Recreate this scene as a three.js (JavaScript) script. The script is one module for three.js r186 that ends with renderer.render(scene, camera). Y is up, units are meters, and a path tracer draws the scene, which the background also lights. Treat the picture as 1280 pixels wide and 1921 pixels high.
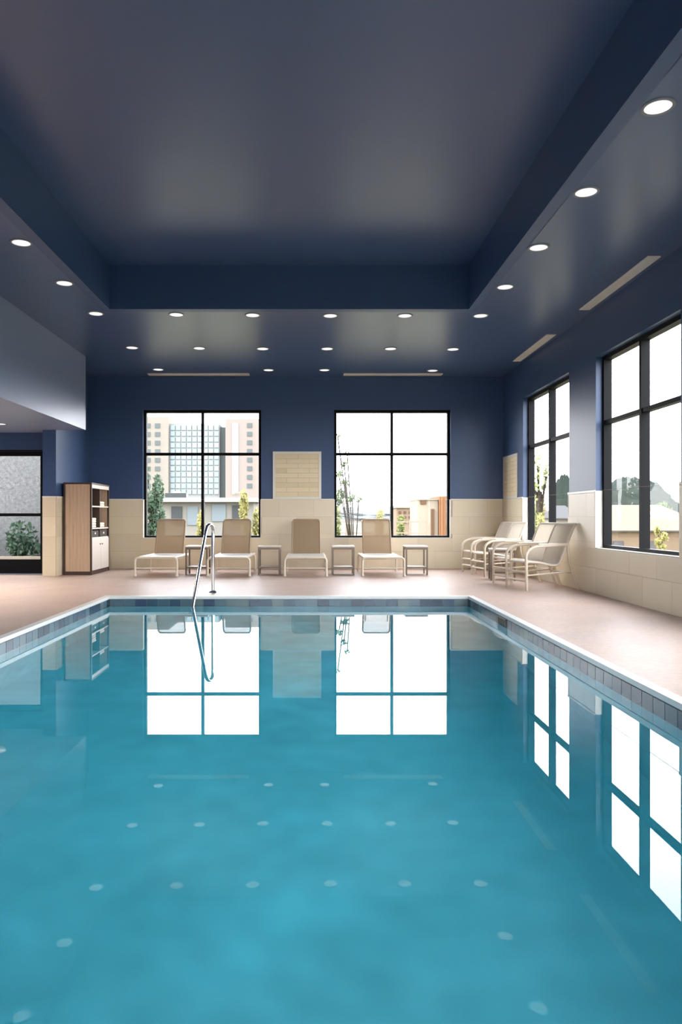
import * as THREE from 'three';
import { RoundedBoxGeometry } from 'three/addons/geometries/RoundedBoxGeometry.js';
import { mergeGeometries } from 'three/addons/utils/BufferGeometryUtils.js';
import { ImprovedNoise } from 'three/addons/math/ImprovedNoise.js';

// ------------------------------------------------------------------ camera, sky, sun, exposure
const F = 1380, CX = 585, CY = 970, HC = 0.962;          // focal length and principal point in pixels of the 1280 x 1921 frame, eye height
const scene = new THREE.Scene();
const renderer = new THREE.WebGLRenderer({ antialias: true });
renderer.toneMapping = THREE.LinearToneMapping;
renderer.toneMappingExposure = 2.45;
renderer.shadowMap.enabled = true;
const camera = new THREE.PerspectiveCamera(2 * Math.atan(960.5 / F) * 180 / Math.PI, 1280 / 1921, 0.05, 2000);
camera.position.set(0, HC, 0);
camera.lookAt(0, HC, -10);
camera.setViewOffset(1280, 1921, 640 - CX, 960.5 - CY, 1280, 1921);   // shifted lens: verticals stay upright
scene.add(camera);

{ // clear bright sky, whiter towards the horizon
  const W = 64, H = 128, data = new Float32Array(W * H * 4);
  for (let r = 0; r < H; r++) {
    const up = Math.max(0, Math.sin(((r + 0.5) / H - 0.5) * Math.PI)), t = Math.pow(up, 0.5);
    for (let c = 0; c < W; c++) {
      const o = (r * W + c) * 4;
      data[o] = 1.0 - 0.26 * t; data[o + 1] = 1.0 - 0.20 * t; data[o + 2] = 1.0 - 0.10 * t; data[o + 3] = 1;
    }
  }
  const sky = new THREE.DataTexture(data, W, H, THREE.RGBAFormat, THREE.FloatType);
  sky.mapping = THREE.EquirectangularReflectionMapping; sky.magFilter = THREE.LinearFilter; sky.needsUpdate = true;
  scene.background = sky;
  scene.backgroundIntensity = 5.0;
}
const sun = new THREE.DirectionalLight(new THREE.Color(1, 0.95, 0.86), 2.5);
sun.name = 'sun'; sun.position.set(-75, 62, -46); sun.target.position.set(0, 0, -60);
sun.castShadow = true; sun.shadow.mapSize.set(2048, 2048);
Object.assign(sun.shadow.camera, { left: -120, right: 120, top: 120, bottom: -120, near: 1, far: 400 });
scene.add(sun, sun.target);
const LAMP = 0.003, ADDED_LOW_LAMP = 11.0;                            // candela of one downlight in the high ceiling (dimmed by day) and of one added unseen downlight under the low bulkhead

// ------------------------------------------------------------------ helpers
const P = (px, py, d) => new THREE.Vector3((px - CX) * d / F, HC - (py - CY) * d / F, -d);
const PX = (px, d) => (px - CX) * d / F;
let seed = 7;
const rnd = () => { seed = (seed + 0x6d2b79f5) | 0; let t = Math.imul(seed ^ (seed >>> 15), 1 | seed); t = (t + Math.imul(t ^ (t >>> 7), 61 | t)) ^ t; return ((t ^ (t >>> 14)) >>> 0) / 4294967296; };
const rr = (a, b) => a + (b - a) * rnd();
const V = (x, y, z) => new THREE.Vector3(x, y, z);
const taken = new Map();
const numbered = (n) => { const k = taken.get(n) ?? 0; taken.set(n, k + 1); return k ? `${n}_${String(k).padStart(3, '0')}` : n; };
const plain = (g) => { const h = g.index ? g.toNonIndexed() : g; for (const k of Object.keys(h.attributes)) if (!['position', 'normal', 'uv'].includes(k)) h.deleteAttribute(k); return h; };
const join = (gs) => gs.length === 1 ? gs[0] : mergeGeometries(gs.map(plain));
function metreUV(g) {                                      // box-projected uv in metres, per face
  g = g.index ? g.toNonIndexed() : g;
  const p = g.attributes.position, uv = new Float32Array(p.count * 2), a = V(), b = V(), c = V();
  for (let i = 0; i < p.count; i += 3) {
    a.fromBufferAttribute(p, i); b.fromBufferAttribute(p, i + 1); c.fromBufferAttribute(p, i + 2);
    const n = b.clone().sub(a).cross(c.clone().sub(a)), x = Math.abs(n.x), y = Math.abs(n.y), z = Math.abs(n.z);
    [a, b, c].forEach((v, k) => { const o = (i + k) * 2; if (x >= y && x >= z) { uv[o] = v.z; uv[o + 1] = v.y; } else if (y >= z) { uv[o] = v.x; uv[o + 1] = v.z; } else { uv[o] = v.x; uv[o + 1] = v.y; } });
  }
  g.setAttribute('uv', new THREE.BufferAttribute(uv, 2));
  return g;
}
function obj(name, geo, mat, parent = scene, data) {
  const g = Array.isArray(geo) ? join(geo) : geo;
  const m = new THREE.Mesh(g, mat);
  m.name = parent === scene ? numbered(name) : name;
  m.castShadow = m.receiveShadow = true;
  if (data) Object.assign(m.userData, data);
  parent.add(m);
  return m;
}
function thing(name, label, category, pos = [0, 0, 0], turn = 0, group, kind) {
  const o = new THREE.Group(); o.name = numbered(name); o.position.set(...pos); o.rotation.y = turn;
  o.userData = { label, category }; if (group) o.userData.group = group; if (kind) o.userData.kind = kind;
  scene.add(o); return o;
}
function copyOf(root, pos, turn, label, group) {
  const r = root.clone(); r.name = numbered(root.name.replace(/_\d{3}$/, '')); r.position.set(...pos); r.rotation.y = turn;
  r.userData = { ...root.userData, label: label ?? root.userData.label }; if (group) r.userData.group = group;
  scene.add(r); return r;
}
const S = (label, category) => ({ kind: 'structure', label, category });
const box = (x0, x1, y0, y1, z0, z1) => new THREE.BoxGeometry(x1 - x0, y1 - y0, z1 - z0).translate((x0 + x1) / 2, (y0 + y1) / 2, (z0 + z1) / 2);
const rbox = (w, h, d, r, x = 0, y = 0, z = 0) => new RoundedBoxGeometry(w, h, d, 2, r).translate(x, y, z);
const tube = (pts, r, seg = 24, rad = 8, tension = 0.5) => new THREE.TubeGeometry(new THREE.CatmullRomCurve3(pts, false, 'catmullrom', tension), seg, r, rad, false);
const rod = (a, b, r, rad = 8) => { const d = b.clone().sub(a), g = new THREE.CylinderGeometry(r, r, d.length(), rad); g.applyQuaternion(new THREE.Quaternion().setFromUnitVectors(V(0, 1, 0), d.normalize())); return g.translate((a.x + b.x) / 2, (a.y + b.y) / 2, (a.z + b.z) / 2); };
function bent(pts, r, bend, rad = 8) {                     // a pipe of straight runs with rounded bends
  const path = new THREE.CurvePath(); let from = pts[0].clone();
  for (let i = 1; i < pts.length - 1; i++) {
    const inn = pts[i - 1].clone().sub(pts[i]), out = pts[i + 1].clone().sub(pts[i]), k = Math.min(bend, inn.length() / 2, out.length() / 2);
    const a = pts[i].clone().addScaledVector(inn.normalize(), k), b = pts[i].clone().addScaledVector(out.normalize(), k);
    path.add(new THREE.LineCurve3(from, a)); path.add(new THREE.QuadraticBezierCurve3(a, pts[i].clone(), b)); from = b;
  }
  path.add(new THREE.LineCurve3(from, pts[pts.length - 1].clone()));
  return new THREE.TubeGeometry(path, pts.length * 10, r, rad, false);
}
function holed(u0, u1, v0, v1, holes, depth) {             // a slab in the uv plane with rectangular openings, from w = 0 to depth
  const s = new THREE.Shape([[u0, v0], [u1, v0], [u1, v1], [u0, v1]].map(([x, y]) => new THREE.Vector2(x, y)));
  for (const [a, b, c, d] of holes) s.holes.push(new THREE.Path([[a, c], [a, d], [b, d], [b, c]].map(([x, y]) => new THREE.Vector2(x, y))));
  return new THREE.ExtrudeGeometry(s, { depth, bevelEnabled: false });
}
// ------------------------------------------------------------------ textures
const perlin = new ImprovedNoise();
function texture(size, fn, srgb = true) {
  const d = new Uint8Array(size * size * 4);
  for (let y = 0; y < size; y++) for (let x = 0; x < size; x++) { const c = fn(x / size, y / size), o = (y * size + x) * 4; for (let k = 0; k < 3; k++) d[o + k] = Math.max(0, Math.min(255, c[k] * 255)); d[o + 3] = 255; }
  const t = new THREE.DataTexture(d, size, size); t.wrapS = t.wrapT = THREE.RepeatWrapping; t.magFilter = THREE.LinearFilter; t.minFilter = THREE.LinearMipmapLinearFilter; t.generateMipmaps = true;
  if (srgb) t.colorSpace = THREE.SRGBColorSpace; t.needsUpdate = true; return t;
}
const wrapNoise = (u, v, f, z) => {                        // noise that tiles over the unit square
  const n = (a, b) => perlin.noise(a * f, b * f, z), s = (x) => x;
  return (n(u, v) * (1 - s(u)) + n(u - 1, v) * u) * (1 - v) + (n(u, v - 1) * (1 - u) + n(u - 1, v - 1) * u) * v;
};
const rep = (t, k, k2 = k) => { t.repeat.set(k, k2); return t; };
const speckle = rep(texture(512, (u, v) => { const m = 0.94 + 0.05 * wrapNoise(u, v, 6, 1.3) + 0.06 * wrapNoise(u, v, 40, 4.1) + 0.1 * (rnd() - 0.5), k = 0.02 * wrapNoise(u, v, 4, 9); return [m + k, m, m - k]; }), 0.5);
const fineBump = rep(texture(256, (u, v) => { const n = 0.5 + 0.5 * wrapNoise(u, v, 24, 2) * 0.7 + 0.25 * wrapNoise(u, v, 60, 5); return [n, n, n]; }, false), 2.5);
const grain = rep(texture(512, (u, v) => { const n = wrapNoise(u, v, 3, 7), s = 0.93 + 0.025 * Math.sin(u * 2 * Math.PI * 14 + n * 1.5) + 0.07 * perlin.noise(u * 60, v * 1.5, 3) ; return [s, s * 0.985, s * 0.96]; }), 1.2);
const stoneTex = rep(texture(512, (u, v) => { const m = 0.85 + 0.16 * wrapNoise(u, v, 22, 3) + 0.16 * wrapNoise(u, v, 48, 8) + 0.1 * (rnd() - 0.5); return [m, m * 0.995, m * 0.98]; }), 0.6);
const plasterTex = rep(texture(512, (u, v) => { const m = 0.93 + 0.1 * wrapNoise(u, v, 5, 6) + 0.06 * wrapNoise(u, v, 17, 2); return [m, m, m]; }), 0.35);
const weave = rep(texture(128, (u, v) => { const m = 0.86 + 0.08 * Math.sin(u * Math.PI * 64) * Math.sin(v * Math.PI * 64) + 0.12 * (rnd() - 0.5); return [m, m, m]; }), 4);
const rippleBump = rep(texture(512, (u, v) => { const n = 0.5 + 0.4 * wrapNoise(u, v, 5, 3) + 0.15 * wrapNoise(u, v, 13, 8); return [n, n, n]; }, false), 0.3);

// ------------------------------------------------------------------ materials
const lin = (r, g, b) => new THREE.Color().setRGB(r, g, b);
const std = (c, roughness, more = {}) => new THREE.MeshStandardMaterial({ color: c, roughness, ...more });
const phy = (c, roughness, more = {}) => new THREE.MeshPhysicalMaterial({ color: c, roughness, ...more });
const M = {
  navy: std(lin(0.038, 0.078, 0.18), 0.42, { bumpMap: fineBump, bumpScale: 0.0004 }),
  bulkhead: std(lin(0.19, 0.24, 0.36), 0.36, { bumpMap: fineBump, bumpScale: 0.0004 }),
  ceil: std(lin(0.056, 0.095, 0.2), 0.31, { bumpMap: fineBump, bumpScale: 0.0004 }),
  deck: phy(lin(0.60, 0.435, 0.35), 0.46, { map: speckle, specularIntensity: 0.35 }),
  coping: std(lin(0.82, 0.80, 0.76), 0.3),
  grout: std(lin(0.50, 0.41, 0.31), 0.8),
  tile: [0, 1, 2, 3].map((k) => std(lin(0.70 + 0.02 * k, 0.60 + 0.018 * k, 0.43 + 0.014 * k), 0.36)),
  slim: [0, 1, 2, 3].map((k) => std(lin(0.76 + 0.03 * k, 0.62 + 0.028 * k, 0.38 + 0.03 * k), 0.4)),
  trim: std(lin(0.76, 0.71, 0.62), 0.3),
  frame: phy(lin(0.008, 0.008, 0.009), 0.55, { specularIntensity: 0.2 }),
  glass: phy(lin(1, 1, 1), 0, { transmission: 1, thickness: 0, ior: 1.5, specularIntensity: 0.3 }),
  basin: std(lin(0.90, 0.95, 0.95), 0.7, { map: plasterTex }),
  water: phy(lin(1, 1, 1), 0, { transmission: 1, thickness: 1.2, ior: 1.33, attenuationColor: lin(0.19, 0.83, 0.97), attenuationDistance: 3.0 }),
  band: [[0.03, 0.07, 0.13], [0.06, 0.13, 0.20], [0.10, 0.20, 0.27], [0.15, 0.24, 0.29], [0.05, 0.10, 0.19], [0.20, 0.27, 0.28]].map((c) => std(lin(...c.map((x) => x * 0.62)), 0.25)),
  bandGrout: std(lin(0.16, 0.20, 0.22), 0.8),
  dark: std(lin(0.01, 0.01, 0.01), 0.6),
  vent: std(lin(0.78, 0.72, 0.63), 0.5),
  lampRing: std(lin(0.22, 0.23, 0.26), 0.5),
  lampLens: std(lin(0.2, 0.2, 0.2), 0.5, { emissive: lin(1, 0.98, 0.95), emissiveIntensity: 0.42 }),
  chrome: std(lin(0.75, 0.75, 0.76), 0.12, { metalness: 1 }),
  lounger: std(lin(0.74, 0.64, 0.50), 0.4),
  seatSling: std(lin(0.78, 0.71, 0.60), 0.5, { map: weave }),  // paler than the back sling: brightness of grazing light is put into this colour
  backSling: phy(lin(0.49, 0.335, 0.20), 1, { map: weave, transmission: 0.2, thickness: 0, transparent: true, opacity: 0.88 }),
  chairFrame: std(lin(0.68, 0.57, 0.44), 0.4),
  chairSling: phy(lin(0.84, 0.74, 0.59), 1, { map: weave, transmission: 0.45, thickness: 0 }),
  chairStripe: std(lin(0.24, 0.2, 0.16), 0.7),
  bronze: std(lin(0.17, 0.125, 0.09), 0.4, { metalness: 0.3 }),
  tableTop: std(lin(0.62, 0.55, 0.45), 0.3),
  oak: std(lin(0.58, 0.42, 0.30), 0.5, { map: grain }),
  oakDark: std(lin(0.055, 0.03, 0.02), 0.45),
  laminate: std(lin(0.68, 0.6, 0.53), 0.4),
  towel: std(lin(0.75, 0.68, 0.58), 0.95),
  bin: std(lin(0.06, 0.05, 0.04), 0.9),
  ground: phy(lin(0.15, 0.14, 0.095), 0.95, { map: rep(speckle.clone(), 0.05), specularIntensity: 0.1 }),
  stone: std(lin(0.17, 0.17, 0.166), 0.9, { map: stoneTex }),
  concrete: std(lin(0.15, 0.145, 0.13), 0.85, { map: rep(speckle.clone(), 0.4) }),
};

// ------------------------------------------------------------------ the room
const DW = 13.69, XR = 3.56, XP = -4.156, XP2 = -4.373, DP = 11.95, DD = 12.35, XL = -7.5, ZN = 1.9;
const YC = HC + 2.61, YR = HC + 3.165, YB = HC + 1.414, XB = -3.673, TILE_TOP = 1.29;
const SILL = 0.565, HEAD = 2.966, TRANSOM = 2.142;
const POOL = { x0: -2.454, x1: 1.905, z0: -8.91, z1: -0.9, water: -0.109, depth: -1.35 };
const REC = { x0: -2.543, x1: 1.974, z0: -9.235, z1: 0.6 };
const backHoles = [[268, 490], [627, 846]].map(([a, b]) => [PX(a, DW), PX(b, DW), SILL, HEAD]);
const sideHoles = [[12.38, 10.17], [9.21, 7.09], [6.13, 4.0], [3.04, 0.91]].map(([a, b]) => [-a, -b, SILL, HEAD]);   // z ranges; the last two windows are added out of view for daylight

const flat = (g) => g.rotateX(Math.PI / 2);                // uv plane -> floor plane (v becomes z), slab hanging below y = 0
obj('floor', metreUV(flat(holed(XL - 0.3, XR + 0.19, -DW - 0.19, ZN + 0.3, [[POOL.x0 - 0.05, POOL.x1 + 0.05, POOL.z0 - 0.05, POOL.z1 + 0.05]], 0.2))), M.deck, scene, S('glossy pink beige pool deck floor', 'floor'));
{
  const c = [flat(holed(XP2 - 0.1, XR + 0.3, -DW - 0.3, ZN + 0.3, [[REC.x0 - 0.115, REC.x1 + 0.115, REC.z0 - 0.115, REC.z1 + 0.115]], 0.1)).translate(0, YC + 0.1, 0)];
  const t = 0.12, y0 = YC + 0.1, y1 = YR + 0.12;
  const fascia = [box(REC.x0 - t, REC.x0, y0 - 0.1, y1, REC.z0 - t, REC.z1 + t), box(REC.x1, REC.x1 + t, y0 - 0.1, y1, REC.z0 - t, REC.z1 + t), box(REC.x0, REC.x1, y0 - 0.1, y1, REC.z0 - t, REC.z0), box(REC.x0, REC.x1, y0 - 0.1, y1, REC.z1, REC.z1 + t)];
  c.push(box(REC.x0, REC.x1, YR, y1, REC.z0, REC.z1));
  const ceiling = obj('ceiling', metreUV(join(c)), M.ceil, scene, S('dark slate blue ceiling with a deep rectangular recess', 'ceiling'));
  obj('recess_fascia', metreUV(join(fascia)), M.navy, ceiling);
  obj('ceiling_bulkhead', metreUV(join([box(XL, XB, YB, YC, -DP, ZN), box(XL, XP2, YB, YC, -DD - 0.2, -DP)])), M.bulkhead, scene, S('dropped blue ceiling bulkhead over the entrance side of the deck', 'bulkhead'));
}
const wallBack = obj('wall_back', metreUV(holed(XP2, XR + 0.19, -0.2, YC, backHoles, 0.19).translate(0, 0, -DW - 0.19)), M.navy, scene, S('navy painted end wall with two windows and beige tile below', 'wall'));
const wallRight = obj('wall_right', metreUV(holed(-DW, ZN + 0.3, -0.2, YC, sideHoles, 0.19).rotateY(-Math.PI / 2).translate(XR + 0.19, 0, 0)), M.navy, scene, S('navy painted side wall with a row of windows and beige tile below', 'wall'));
const wallPier = obj('wall_pier', metreUV(box(XP2, XP, -0.2, YC, -DW, -DP)), M.navy, scene, S('navy wall pier with beige tile base between glass door and cabinet', 'wall'));
const doorHole = [-6.5, -4.45, 0, 2.09];
obj('wall_entrance', metreUV(holed(XL - 0.3, XP2, -0.2, YB, [[doorHole[0], doorHole[1], 0, doorHole[3]]], 0.2).translate(0, 0, -DD - 0.2)), M.navy, scene, S('navy wall around the dark framed glass door', 'wall'));
obj('wall_left', metreUV(box(XL - 0.3, XL, -0.2, YC, -DD, ZN)), M.navy, scene, S('plain navy wall along the entrance side', 'wall'));
const addedFrontHoles = [[-1.8, 0.5], [0.9, 3.2]].map(([a, b]) => [a, b, 0.12, HEAD]);   // added unseen glazing behind the camera, brings daylight to the end wall and loungers
obj('wall_front', metreUV(holed(XL - 0.3, XR + 0.3, -0.2, YC, addedFrontHoles, 0.3).translate(0, 0, ZN)), M.navy, scene, S('navy wall with two added unseen tall windows at the near end of the pool hall', 'wall'));

// tiles: every tile a mesh of its own, cut around the openings; frame(u, v) lies in the wall plane, u along, v up
const tileGeo = new Map();
function tileMesh(w, h, t, mats, parent, place, name = 'tile') {
  const key = [w, h, t].map((x) => x.toFixed(3)).join();
  if (!tileGeo.has(key)) tileGeo.set(key, new THREE.BoxGeometry(w, h, t));
  const m = obj(name, tileGeo.get(key), mats[Math.floor(rnd() * mats.length)], parent);
  place(m);
  return m;
}
function cut(rects, [a, b, c, d]) {
  return rects.flatMap(([x0, x1, y0, y1]) => {
    if (x1 <= a || x0 >= b || y1 <= c || y0 >= d) return [[x0, x1, y0, y1]];
    const o = [];
    if (y0 < c) o.push([x0, x1, y0, c]);
    if (y1 > d) o.push([x0, x1, d, y1]);
    const l = Math.max(y0, c), h = Math.min(y1, d);
    if (x0 < a) o.push([x0, a, l, h]);
    if (x1 > b) o.push([b, x1, l, h]);
    return o;
  });
}
function tileField(parent, u0, u1, v0, v1, tw, th, holes, place, mats, gap = 0.003, stagger = 0.5, t = 0.012) {
  for (let r = 0, v = v0; v < v1 - 0.01; r++, v += th) {
    for (let u = u0 - (r % 2 ? tw * stagger : 0); u < u1; u += tw) {
      let rs = [[Math.max(u, u0), Math.min(u + tw, u1), v, Math.min(v + th, v1)]];
      for (const h of holes) rs = cut(rs, h);
      for (const [a, b, c, d] of rs) if (b - a > 0.03 && d - c > 0.03) tileMesh(b - a - gap, d - c - gap, t, mats, parent, (m) => place(m, (a + b) / 2, (c + d) / 2));
    }
  }
}
function bed(parent, u0, u1, v0, v1, holes, depth, turn) { obj('grout_bed', turn(holed(u0, u1, v0, v1, holes, depth)), M.grout, parent); }
const onBack = (z) => (m, u, v) => m.position.set(u, v, z);
const onRight = (x) => (m, u, v) => { m.position.set(x, v, u); m.rotation.y = Math.PI / 2; };
const TW = 0.645, TH = TILE_TOP / 4;
bed(wallBack, XP, XR, 0, TILE_TOP, backHoles.map(([a, b, c]) => [a, b, c, TILE_TOP - 0.0001]).map((h) => [h[0], h[1], h[2], TILE_TOP - 0.002]), 0.008, (g) => g.translate(0, 0, -DW));
tileField(wallBack, XP, XR, 0, TILE_TOP, TW, TH, backHoles, onBack(-DW + 0.008), M.tile);
const panelB = [PX(512, DW), PX(603, DW), TILE_TOP, 2.182], panelR = [-13.62, -12.69, TILE_TOP, 2.07];
bed(wallRight, -DW, ZN, 0, TILE_TOP, sideHoles.map((h) => [h[0], h[1], h[2], TILE_TOP - 0.002]), 0.008, (g) => g.rotateY(-Math.PI / 2).translate(XR, 0, 0));
tileField(wallRight, -DW, ZN, 0, TILE_TOP, TW, TH, sideHoles, onRight(XR - 0.008), M.tile);
bed(wallPier, XP2, XP, 0, TILE_TOP, [], 0.008, (g) => g.translate(0, 0, -DP));
tileField(wallPier, XP2, XP, 0, TILE_TOP, TW, TH, [], onBack(-DP + 0.008), M.tile);
bed(wallPier, -DW, -DP, 0, TILE_TOP, [], 0.008, (g) => g.rotateY(-Math.PI / 2).translate(XP + 0.008, 0, 0));
tileField(wallPier, -DW, -DP, 0, TILE_TOP, TW, TH, [], onRight(XP + 0.008), M.tile);
{ // pale trim along the top of the tile, broken by the windows
  const cap = (parent, spans, place) => { for (const [a, b] of spans) { const m = obj('tile_trim', rbox(b - a, 0.032, 0.024, 0.006), M.trim, parent); place(m, (a + b) / 2, TILE_TOP - 0.004); } };
  cap(wallBack, [[XP, backHoles[0][0]], [backHoles[0][1], panelB[0]], [panelB[1], backHoles[1][0]], [backHoles[1][1], XR]], onBack(-DW + 0.012));
  cap(wallRight, [[panelR[1], sideHoles[0][0]], [sideHoles[0][1], sideHoles[1][0]], [sideHoles[1][1], sideHoles[2][0]], [sideHoles[2][1], sideHoles[3][0]], [sideHoles[3][1], ZN]], onRight(XR - 0.012));
  cap(wallPier, [[XP2, XP]], onBack(-DP + 0.012)); cap(wallPier, [[-DW, -DP]], onRight(XP + 0.012));
}
function tilePanel(parent, [u0, u1, v0, v1], place, pos) {   // framed panel of slim stacked tiles
  const g = new THREE.Group(); g.name = 'tile_panel'; parent.add(g); g.userData.label = 'square panel of slim cream tiles with a pale border';
  const b = 0.05, bar = (a, c, d, e) => { const m = obj('panel_border', rbox(c - a, e - d, 0.022, 0.005), M.trim, g); place(m, (a + c) / 2, (d + e) / 2); };
  bar(u0, u1, v1 - b, v1); bar(u0, u0 + b, v0, v1 - b); bar(u1 - b, u1, v0, v1 - b); bar(u0 + b, u1 - b, v0, v0 + b);
  const back = obj('grout_bed', new THREE.BoxGeometry(u1 - u0 - 0.02, v1 - v0 - 0.02, 0.008), M.grout, g); place(back, (u0 + u1) / 2, (v0 + v1) / 2);
  const rows = 9, h = (v1 - v0 - 2 * b) / rows;
  tileField(g, u0 + b, u1 - b, v0 + b, v1 - b, 0.42, h, [], place, M.slim, 0.005);
}
tilePanel(wallBack, panelB, onBack(-DW + 0.008));
tilePanel(wallRight, panelR, onRight(XR - 0.008));

// pool: basin, coping, waterline tiles, water
{
  const { x0, x1, z0, z1, depth } = POOL, t = 0.15, g = [];
  g.push(box(x0 - t, x1 + t, depth - t, depth, z0 - t, z1 + t), box(x0 - t, x0, depth, -0.03, z0 - t, z1 + t), box(x1, x1 + t, depth, -0.03, z0 - t, z1 + t), box(x0, x1, depth, -0.03, z0 - t, z0), box(x0, x1, depth, -0.03, z1, z1 + t));
  const basin = obj('pool_basin', metreUV(join(g)), M.basin, scene, S('rectangular swimming pool basin in aqua plaster', 'pool'));
  const ring = flat(holed(x0 - 0.06, x1 + 0.06, z0 - 0.06, z1 + 0.06, [[x0 + 0.012, x1 - 0.012, z0 + 0.012, z1 - 0.012]], 0.034));
  obj('trim_1', ring.translate(0, 0.006, 0), M.coping, scene, S('white pool coping edge around the water', 'coping'));
  const pitch = 0.138, h = 0.15, y = -0.032 - h / 2;
  const row = (n, place) => { for (let k = 0; k < n; k++) tileMesh(pitch - 0.006, h - 0.004, 0.012, M.band, basin, (m) => place(m, (k + 0.5) * pitch), 'waterline_tile'); };
  const nx = Math.floor((x1 - x0) / pitch), nz = Math.floor((z1 - z0) / pitch), ex = (x1 - x0 - nx * pitch) / 2;
  obj('band_grout', [box(x0, x1, y - h / 2, y + h / 2, z0, z0 + 0.006), box(x0, x0 + 0.006, y - h / 2, y + h / 2, z0, z1), box(x1 - 0.006, x1, y - h / 2, y + h / 2, z0, z1), box(x0, x1, y - h / 2, y + h / 2, z1 - 0.006, z1)], M.bandGrout, basin);
  row(nx, (m, s) => m.position.set(x0 + ex + s, y, z0 + 0.006));
  for (const [x, dir] of [[x0 + 0.006, 1], [x1 - 0.006, -1]]) row(nz, (m, s) => { m.position.set(x, y, z0 + s); m.rotation.y = dir * Math.PI / 2; });
  const w = box(x0 - 0.02, x1 + 0.02, depth - 0.02, POOL.water, z0 - 0.02, z1 + 0.02);   // a closed body of water, its sides just inside the plaster
  obj('pool_water', w, M.water, scene, { kind: 'stuff', label: 'still turquoise swimming pool water mirroring the windows', category: 'water' });
  const d = 1.905 * F / 360;                                // skimmer mouth in the long wall
  const sk = thing('pool_skimmer', 'dark skimmer opening in the pool edge tile', 'skimmer', [x1 - 0.014, -0.04, -d]);
  obj('mouth', box(-0.004, 0.004, -0.066, 0, -0.14, 0.14), M.dark, sk);
  obj('weir_frame', [box(-0.008, 0.004, -0.006, 0.006, -0.15, 0.15), box(-0.008, 0.004, -0.066, 0, -0.15, -0.138), box(-0.008, 0.004, -0.066, 0, 0.138, 0.15)], M.bronze, sk);
}

// windows: dark frame, one mullion, one transom, four panes
function windowUnit(n, label, w, place) {
  const g = new THREE.Group(); g.name = 'window_' + n; g.userData = S(label, 'window'); scene.add(g); place(g);   // local: x along the wall, y up, z towards the room, origin at the sill centre, interior wall face at z = 0
  const h = HEAD - SILL, f = 0.05, z = -0.13, dp = 0.1, tr = TRANSOM - SILL;
  const bar = (name, x0, x1, y0, y1, k = 0) => obj(name, box(x0, x1, y0, y1, z - dp / 2 - k, z + dp / 2 + k), M.frame, g);
  bar('frame_jamb', -w / 2, -w / 2 + f, 0, h); bar('frame_jamb', w / 2 - f, w / 2, 0, h);
  bar('frame_head', -w / 2 + f, w / 2 - f, h - f, h); bar('frame_sill', -w / 2 + f, w / 2 - f, 0, f);
  bar('mullion', -f / 2, f / 2, f, h - f); bar('transom', -w / 2 + f, -f / 2, tr - f / 2, tr + f / 2, -0.01); bar('transom', f / 2, w / 2 - f, tr - f / 2, tr + f / 2, -0.01);
  for (const s of [-1, 1]) for (const [a, b] of [[f, tr - f / 2], [tr + f / 2, h - f]]) {
    const pw = w / 2 - f * 1.5, m = obj('pane', new THREE.PlaneGeometry(pw, b - a), M.glass, g); m.position.set(s * (f / 2 + pw / 2), (a + b) / 2, z);
  }
  // pale sill board and, below the tile line, tiled jambs in the reveal
  obj('sill', rbox(w - 0.004, 0.012, 0.08, 0.004, 0, 0.007, -0.045), M.trim, g);
  for (const s of [-1, 1]) obj('reveal_tile', box(-0.005, 0.005, 0.014, TILE_TOP - SILL, -0.08, 0.012).translate(s * (w / 2 - 0.006), 0, 0), M.trim, g);
  return g;
}
backHoles.forEach(([a, b], i) => windowUnit(i + 1, ['dark framed four pane window looking at the glass office tower', 'dark framed four pane window with open sky and a thin tree'][i], b - a, (g) => g.position.set((a + b) / 2, SILL, -DW)));
sideHoles.forEach(([a, b], i) => windowUnit(i + 3, ['dark framed four pane window behind the sling armchairs', 'dark framed four pane window looking at the hipped house roof', 'added unseen dark framed side window past the house view', 'added unseen dark framed side window close to the near wall'][i], b - a, (g) => { g.position.set(XR, SILL, (a + b) / 2); g.rotation.y = -Math.PI / 2; }));

addedFrontHoles.forEach(([a, b, c, d], i) => {  // windows added behind the camera for the daylight they let in
  const g = new THREE.Group(); g.name = 'window_' + (7 + i); g.userData = S(['added unseen dark framed tall window behind the pool end', 'added unseen dark framed tall window at the side window corner of the near wall'][i], 'window'); scene.add(g); g.position.set((a + b) / 2, c, ZN + 0.13);
  const w = b - a, h = d - c, f = 0.05, bar = (n, x0, x1, y0, y1) => obj(n, box(x0, x1, y0, y1, -0.05, 0.05), M.frame, g);
  bar('frame_jamb', -w / 2, -w / 2 + f, 0, h); bar('frame_jamb', w / 2 - f, w / 2, 0, h); bar('frame_head', -w / 2 + f, w / 2 - f, h - f, h); bar('frame_sill', -w / 2 + f, w / 2 - f, 0, f); bar('mullion', -f / 2, f / 2, f, h - f);
  for (const s of [-1, 1]) { const pw = w / 2 - f * 1.5, m = obj('pane', new THREE.PlaneGeometry(pw, h - 2 * f), M.glass, g); m.position.set(s * (f / 2 + pw / 2), h / 2, 0); }
});
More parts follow.
